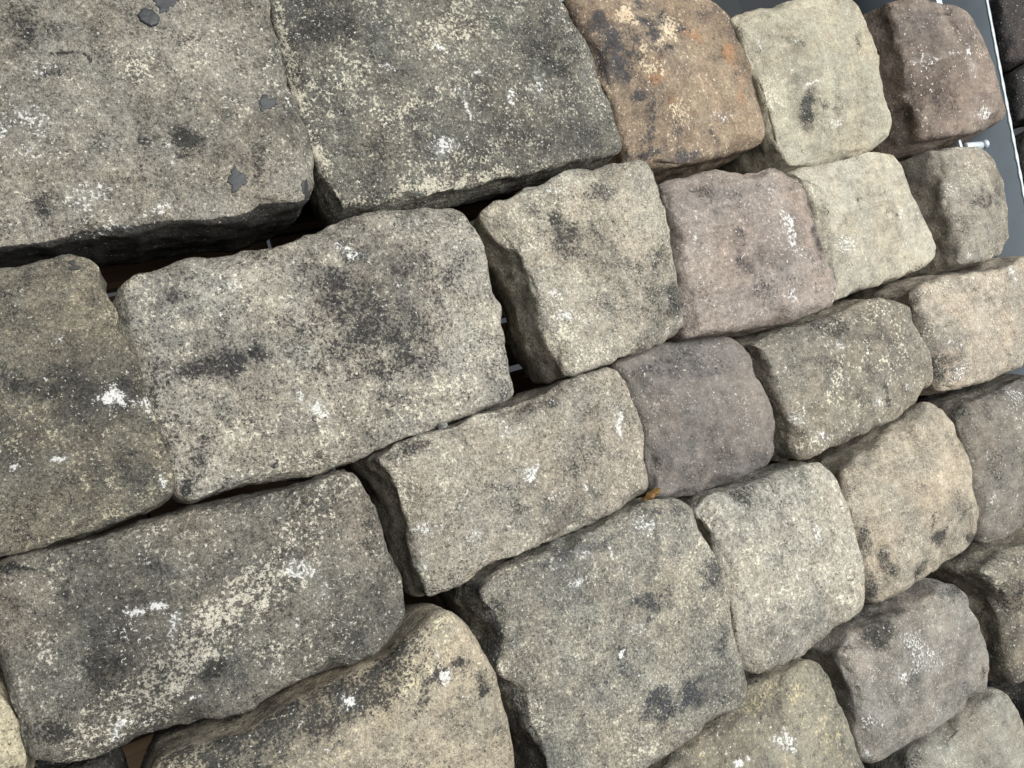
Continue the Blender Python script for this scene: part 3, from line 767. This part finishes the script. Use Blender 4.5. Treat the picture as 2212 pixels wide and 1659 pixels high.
# ---- fourth course
s21 = add('yellow_grey', [(290,1780),(318,1690),(345,1640),(410,1612),(500,1588),(569,1562),(620,1530),(690,1495),(764,1464),(819,1438),(872,1385),(925,1338),(961,1325),(983,1333),(1008,1359),(1019,1382),(1041,1419),(1063,1455),(1074,1510),(1089,1557),(1096,1601),(1105,1680),(1112,1760),(800,1850),(330,1850)],
    'yellowish block with broad dark sloping shoulder, below the streaked block',
    (170,152,124), (148,134,112), dict(da=-.06, ca=.03, wa=-.06, rust=(176,132,80), cream=(204,186,140)), seed=21, y=-.012, r=.014, bulge=.005, rough=.6, chips=.3, flare=(.006,0,0,.002), 
    stains=[('d','line',[(400,1640),(520,1610),(620,1555),(700,1510),(800,1455),(860,1405)],90,.5),('d',430,1660,120,60,-10,.42),('d','line',[(990,1420),(950,1450),(920,1480),(900,1530)],16,.52),('d',890,1420,50,14,20,.45),('d',1045,1475,18,30,10,.5),('d',880,1520,24,14,0,.4),('d',700,1600,50,30,0,.2),('d',1060,1600,30,30,0,.2),('w',747,1520,22,20,-30,.7),('w',930,1410,10,10,0,.6),('w',962,1455,9,16,0,.6),('w',960,1470,16,16,0,.35),('c',880,1460,50,40,-30,.3),('c',960,1360,30,40,0,.25),('r',720,1560,45,30,-20,.35),('r',840,1480,40,14,-30,.2),('r',800,1590,60,30,0,.2),('w',700,1600,12,9,0,.5),('w',680,1620,10,7,0,.4)])
s20 = add('large_grey', [(1032,1276),(1046,1260),(1092,1235),(1165,1201),(1238,1172),(1293,1148),(1348,1119),(1402,1093),(1434,1092),(1467,1086),(1485,1096),(1496,1113),(1515,1156),(1540,1200),(1551,1244),(1569,1288),(1575,1346),(1584,1401),(1602,1430),(1613,1463),(1611,1500),(1591,1524),(1544,1553),(1489,1589),(1434,1624),(1380,1662),(1320,1715),(1230,1745),(1192,1720),(1180,1659),(1174,1623),(1138,1564),(1123,1510),(1103,1473),(1070,1441),(1072,1419),(1080,1382),(1071,1346),(1042,1309)],
    'large square grey olive block with two blue black smudges near its base',
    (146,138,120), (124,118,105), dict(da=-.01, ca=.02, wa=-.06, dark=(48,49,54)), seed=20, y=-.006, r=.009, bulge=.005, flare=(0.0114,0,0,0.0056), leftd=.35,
    stains=[('d',1420,1520,40,45,0,.55),('d',1495,1500,30,35,20,.55),('d',1395,1300,40,26,20,.42),('d',1300,1480,22,80,-20,.3),('d',1340,1420,10,50,-15,.3),('d',1540,1240,36,50,-20,.35),('d',1250,1190,110,14,-20,.35),('d',1430,1110,60,14,-5,.3),('d',1560,1380,20,60,0,.3),
            ('w',1240,1260,22,14,0,.55),('w',1320,1190,8,22,-10,.55),('w',1265,1195,16,16,0,.45),('w',1385,1130,20,22,0,.45),('w',1338,1410,8,12,20,.6),('w',1365,1350,12,10,0,.5),('w',1350,1250,6,50,-15,.35),('w',1440,1150,20,14,0,.4),('c',1075,1440,40,20,0,.45),('c',1070,1340,20,60,-15,.2),('c',1160,1560,30,60,-20,.2),('c',1400,1620,60,20,-30,.2),('w',1390,1620,12,12,0,.4)])
s19 = add('pale_cracked', [(1500,1104),(1527,1072),(1598,1055),(1690,1028),(1744,1008),(1766,1004),(1784,1016),(1803,1040),(1821,1080),(1828,1098),(1839,1164),(1854,1229),(1863,1288),(1859,1316),(1835,1336),(1781,1374),(1726,1410),(1690,1432),(1653,1444),(1631,1453),(1618,1451),(1609,1437),(1584,1382),(1577,1310),(1562,1237),(1537,1164),(1511,1124)],
    'pale grey tall block with a pinkish lower corner, beside the large square block',
    (160,151,134), (142,134,120), dict(da=-.05, ca=.02, wa=-.05, rust=(182,146,112)), seed=19, y=.006, r=.012, bulge=.006, flare=(0.00152,0,0.0036,0.0042),
    stains=[('d',1610,1070,34,30,30,.4),('d',1690,1170,14,10,0,.3),('d',1750,1180,6,14,0,.4),('d',1720,1330,30,20,-20,.25),('d',1560,1100,30,20,0,.2),('r',1640,1420,50,40,0,.28),('r',1600,1330,16,60,0,.2),('r',1565,1130,4,26,0,.5),('w',1755,1150,10,24,-10,.5),('w',1720,1240,8,30,0,.4),('w',1690,1290,60,50,0,.12),('c',1530,1110,30,30,0,.2),('c',1820,1290,30,20,-40,.2)])
s18 = add('warm_tan', [(1815,1022),(1838,1000),(1890,960),(1945,920),(1984,880),(2003,876),(2030,884),(2050,909),(2065,956),(2083,1011),(2102,1065),(2109,1109),(2107,1130),(2100,1158),(2080,1186),(2036,1222),(1981,1250),(1912,1292),(1884,1302),(1871,1290),(1868,1262),(1857,1218),(1842,1164),(1831,1109),(1820,1066)],
    'warm tan rounded block with black blotches at its corners',
    (176,158,132), (156,140,118), dict(da=-.08, ca=.02, wa=-.06, rust=(184,144,108)), seed=18, y=.004, r=.016, bulge=.008, flare=(0.00456,0,0.0036,0.0049),
    stains=[('d',1905,1220,22,50,-5,.5),('d',1875,1270,14,30,0,.55),('d',2098,1166,14,16,0,.7),('d',2120,1150,8,30,0,.4),('d',1985,1235,14,30,20,.45),('d',2130,1200,20,20,0,.5),('d',2000,1110,14,12,0,.3),('d',2080,1090,24,60,-10,.2),('d',2020,1160,18,24,0,.6),('d',1880,960,50,14,-25,.4),('r',2000,1000,70,70,0,.22),('c',1850,1060,20,60,0,.2),('c',1960,1170,30,40,30,.2),('w',1990,1110,6,14,0,.3),('d',1865,1170,14,40,0,.4)])  # dark mark along its top-left edge paints in the weak top light
s17 = add('olive_shadow', [(2070,892),(2092,874),(2127,862),(2212,822),(2268,806),(2288,900),(2296,1000),(2298,1090),(2212,1128),(2164,1158),(2130,1168),(2110,1156),(2104,1120),(2098,1060),(2090,1000),(2078,945)],
    'grey olive block with a dark hollow above it, under the buff pink block',
    (126,115,102), (106,98,88), dict(da=-.06, ca=-.06, wa=-.07, rust=(136,106,92)), seed=17, y=.006, r=.014, bulge=.006, flare=(0.0076,0,0.0036,0.0123),
    stains=[('r',2110,950,30,90,0,.2),('w',2195,850,20,30,0,.35),('w',2125,975,8,14,0,.3),('w',2140,1080,10,20,20,.4),('d',2190,1000,50,60,0,.15),('w',2180,1080,14,14,0,.3),('d',2085,890,26,14,-20,.4)])  # last dark mark: cast shadow of the block above, painted in

# ---- lowest courses
s26 = add('honey_sliver', [(-150,1475),(-30,1488),(0,1504),(15,1548),(36,1585),(50,1622),(48,1680),(30,1780),(-150,1790)],
    'honey coloured block end against the lower end of the streaked block',
    (176,160,124), (160,146,114), dict(da=-.12, ca=.05, wa=-.06), seed=26, y=.0, r=.012, bulge=.004,
    stains=[('d',20,1560,10,14,0,.3)])
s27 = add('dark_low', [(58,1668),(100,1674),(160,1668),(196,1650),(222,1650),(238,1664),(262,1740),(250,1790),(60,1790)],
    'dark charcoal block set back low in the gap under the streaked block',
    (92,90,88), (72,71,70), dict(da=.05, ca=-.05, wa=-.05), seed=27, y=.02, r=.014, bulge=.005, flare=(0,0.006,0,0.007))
s22 = add('mossy_yellow', [(1392,1760),(1425,1668),(1471,1628),(1544,1568),(1617,1512),(1690,1452),(1728,1430),(1750,1430),(1778,1456),(1797,1492),(1819,1546),(1837,1601),(1852,1659),(1872,1745),(1840,1830),(1420,1840)],
    'yellow olive block at the foot of the stack, under the pale grey tall block',
    (148,137,112), (128,119,100), dict(da=-.08, ca=.02, wa=-.07, cream=(190,168,116)), seed=22, y=-.002, r=.016, bulge=.007, flare=(0.0038,0,0,0.0175),
    stains=[('c',1680,1500,80,20,-25,.3),('c',1800,1600,30,60,-10,.2),('c',1790,1480,20,40,0,.25),('w',1690,1600,26,30,0,.5),('w',1590,1650,14,14,0,.75),('w',1610,1640,10,10,0,.5),('d',1655,1530,30,20,-30,.25),('d',1644,1550,4,3,0,.9),('r',1500,1610,50,20,-30,.2)])
s23 = add('pink_grey', [(1806,1412),(1842,1376),(1905,1345),(1981,1308),(2018,1276),(2042,1262),(2066,1268),(2086,1285),(2102,1317),(2116,1360),(2127,1404),(2132,1433),(2128,1478),(2116,1500),(2091,1514),(2054,1546),(1981,1588),(1927,1617),(1888,1644),(1866,1640),(1856,1612),(1849,1565),(1842,1492),(1820,1446)],
    'pinkish grey block scuffed with white, dark along its upper edge',
    (142,133,122), (120,112,103), dict(da=-.08, ca=-.02, wa=-.03, cream=(180,166,150), rust=(150,84,48)), seed=23, y=-.002, r=.013, bulge=.006, flare=(0.00532,0,0.0024,0.0105),
    stains=[('d',1890,1375,50,30,-20,.55),('d',1960,1310,60,18,-25,.45),('d',2060,1275,40,24,20,.45),('d',1835,1390,30,16,-35,.5),('d',2122,1450,10,26,0,.5),('c',1940,1360,30,24,0,.2),('w',1985,1420,40,40,20,.42),('w',1960,1390,22,30,0,.4),('w',1935,1460,14,14,0,.4),('w',1870,1630,14,16,0,.5),('w',1890,1560,30,22,0,.3),('w',2100,1330,10,10,0,.3),('c','line',[(1810,1390),(1850,1365),(1880,1355)],8,.5),('r',1815,1450,12,36,-20,.4)])  # dark upper-edge marks mix lichen dirt with painted-in shade
s24 = add('olive_edge', [(2112,1236),(2150,1210),(2212,1180),(2290,1148),(2312,1300),(2304,1415),(2212,1470),(2192,1480),(2176,1450),(2168,1364),(2160,1291),(2134,1256)],
    'olive grey block with wide shaded flank, at the edge below the grey olive block',
    (142,130,108), (122,112,96), dict(da=-.05, ca=.0, wa=-.06), seed=24, y=.004, r=.014, bulge=.006, flare=(0.0133,0,0.0024,0.0105),
    stains=[('d',2195,1290,14,40,0,.35),('c',2190,1220,30,20,-20,.2),('c',2150,1270,14,40,-20,.2),('w',2180,1480,12,8,0,.4)])
s25 = add('plain_grey', [(1984,1622),(2060,1572),(2110,1526),(2140,1498),(2170,1494),(2188,1528),(2203,1572),(2225,1640),(2250,1745),(2160,1830),(1970,1830),(1972,1690)],
    'plain light grey block at the foot of the stack, under the pinkish grey block',
    (150,144,128), (134,128,115), dict(da=-.13, ca=-.03, wa=-.08, pits=.3), seed=25, y=.008, r=.014, bulge=.006, flare=(0.0076,0,0,0.0035), leftd=.35,  # leftd puts the left flank's shade into the colour
    stains=[('d',2090,1560,40,30,-30,.15),('w',2110,1510,10,14,0,.3),('d',1990,1650,14,30,0,.2)])
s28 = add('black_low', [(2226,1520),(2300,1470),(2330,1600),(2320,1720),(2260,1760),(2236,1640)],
    'very dark block at the lowest corner beside the plain light grey block',
    (70,66,60), (56,53,50), dict(da=.05, ca=-.1, wa=-.1), seed=28, y=.03, r=.014, bulge=.005, flare=(0.0114,0,0,0.0035))  # near-black base colour over the whole block

# ---- stones of the next stack, beyond the plate
def dark_stone(key, pts, label, seed, a, b):
    m = stone_mat('dark_'+key, a, b, seed=seed, da=.02, ca=-.18, wa=-.09, pits=.4, dark=(24,22,24), cream=(110,96,90))
    return stone('dark_block', pts, mat=m, label=label, group='dark blocks stacked beyond the steel plate', y=.035, r=.018, bulge=.012, seed=seed, depth=.11)
dark_stone('a', [(2150,8),(2172,-16),(2240,-30),(2330,-30),(2345,60),(2330,105),(2262,112),(2196,140),(2180,130),(2166,80)], 'dark purplish block beyond the steel plate, topmost of its stack', 31, (72,58,56), (48,42,42))
dark_stone('b', [(2186,158),(2212,140),(2280,118),(2350,112),(2365,200),(2340,232),(2262,240),(2208,254),(2196,215)], 'dark block beyond the steel plate, second from the top of its stack', 32, (52,47,46), (40,37,37))
dark_stone('c', [(2206,300),(2230,284),(2300,250),(2366,246),(2380,340),(2350,370),(2270,382),(2222,385),(2212,345)], 'dark block beyond the steel plate, third from the top of its stack', 33, (54,48,46), (40,37,36))
dark_stone('d', [(2226,420),(2250,398),(2320,385),(2390,378),(2400,470),(2370,500),(2290,515),(2246,510)], 'dark block beyond the steel plate, lowest of its stack', 34, (52,48,46), (40,37,36))

# ------------------------------------------------------------------ small things
patch(s1, [(559,222),(566,206),(577,204),(581,216),(592,212),(597,222),(590,234),(578,236),(571,244),(561,243),(562,232)], M_TAR, seed=1)
patch(s1, [(489,390),(498,378),(499,365),(508,364),(517,376),(530,380),(537,394),(530,400),(520,402),(514,418),(504,418),(498,408),(496,400)], M_TAR, seed=2)
patch(s1, [(328,-14),(390,-16),(386,5),(372,15),(362,31),(348,30),(336,14)], M_TAR, seed=3)
patch(s1, [(298,38),(309,25),(328,26),(345,43),(341,58),(327,64),(314,58),(302,50)], M_TAR, seed=4, thick=.0018, lobes=.1)
patch(s1, [(650,396),(664,384),(668,400),(664,425),(655,420)], M_TAR, seed=5)
patch(s11, [(146,567),(156,560),(163,562),(162,572),(175,576),(170,583),(152,584),(148,578),(158,574)], M_TAR2, name='tar_drip', seed=6, lobes=.1)

def nugget(name, p, y, size, mat, label, cat, seed):
    import bmesh
    bm = bmesh.new()
    bmesh.ops.create_icosphere(bm, subdivisions=3, radius=1)
    V = np.array([v.co[:] for v in bm.verts])
    w = 1+.35*fbm(V*1.4+seed*5.1, 3, seed)
    V = V*w[:, None]*np.array(size)
    for v, c in zip(bm.verts, V): v.co = c
    me = bpy.data.meshes.new(name); bm.to_mesh(me); bm.free()
    me.materials.append(mat)
    o = bpy.data.objects.new(name, me); S.collection.objects.link(o)
    x, z = wall(p, y)
    o.location = (x, y, z)
    o.rotation_euler = (seed, seed*2.1, seed*.7)
    at = me.attributes.new('stain', 'FLOAT_COLOR', 'POINT')
    at.data.foreach_set('color', np.zeros(len(me.vertices)*4, np.float32))
    tag(o, label, cat)
    return o
M_CHIP = stone_mat('grey_chip', (150,146,138), (120,118,112), seed=77, da=-.2, ca=0)
nugget('stone_chip', (955,921), .004, (.0042,.003,.0024), M_CHIP, 'tiny grey stone chip caught in the joint under the peppered block', 'stone chip', 3)

# dry leaf wedged in the joint
def leaf():
    V, Q = [], []
    nu, nv = 14, 6
    a = wall((1396,1081), -.012); b = wall((1431,1055), -.012)
    d = b-a; nrm = np.array([-d[1], d[0]])
    for u in range(nu+1):
        t = u/nu
        wd = math.sin(math.pi*min(1, t*.93+.05))**.8*.22
        for v in range(nv+1):
            s_ = v/nv*2-1
            p = a+d*t+nrm*wd*s_*.8
            V.append((p[0], -.010-.004*math.sin(t*3)+.004*s_*s_+.0012*math.sin(t*17+s_*2), p[1]))
    n0 = len(V)
    V += [(x, y+.0005, z) for x, y, z in V]
    for u in range(nu):
        for v in range(nv):
            k = u*(nv+1)+v
            Q.append([k, k+1, k+nv+2, k+nv+1])
            Q.append([n0+k, n0+k+nv+1, n0+k+nv+2, n0+k+1])
    o = mesh_obj('dry_leaf', np.array(V), Q, M_LEAF)
    tag(o, 'small curled brown dry leaf wedged below the plum grey block', 'leaf')
leaf()

# pin with bright ends on the side plate, between the two corner stones
pa = wall((2084,317), .02); pb = wall((2121,314), .02)
rod('pin', (pa[0], .02, pa[1]), (pb[0], .02, pb[1]), .0042, M_PIN, rack, 20)
rod('pin_cap', (pb[0]-.002, .018, pb[1]), (pb[0]+.004, .016, pb[1]), .0046, M_PIN, rack, 20, .4)
pc = wall((2080,312), .012)
box('pin_clip', (pc[0], .016, pc[1]), (.004, .005, .013), M_PIN, rack, .001)
pd = wall((2026,-4), .02)
box('pin_clip', (pd[0], .022, pd[1]+.004), (.009, .006, .024), M_PIN, rack, .001)
# bar along the top, over the dark olive block
pe = wall((1120,-2), .05); pf = wall((1216,-1), .05)
rod('top_bar', (pe[0]-.25, .05, pe[1]+.001), (pf[0]+.02, .05, pf[1]+.001), .004, M_PIN, rack, 16)
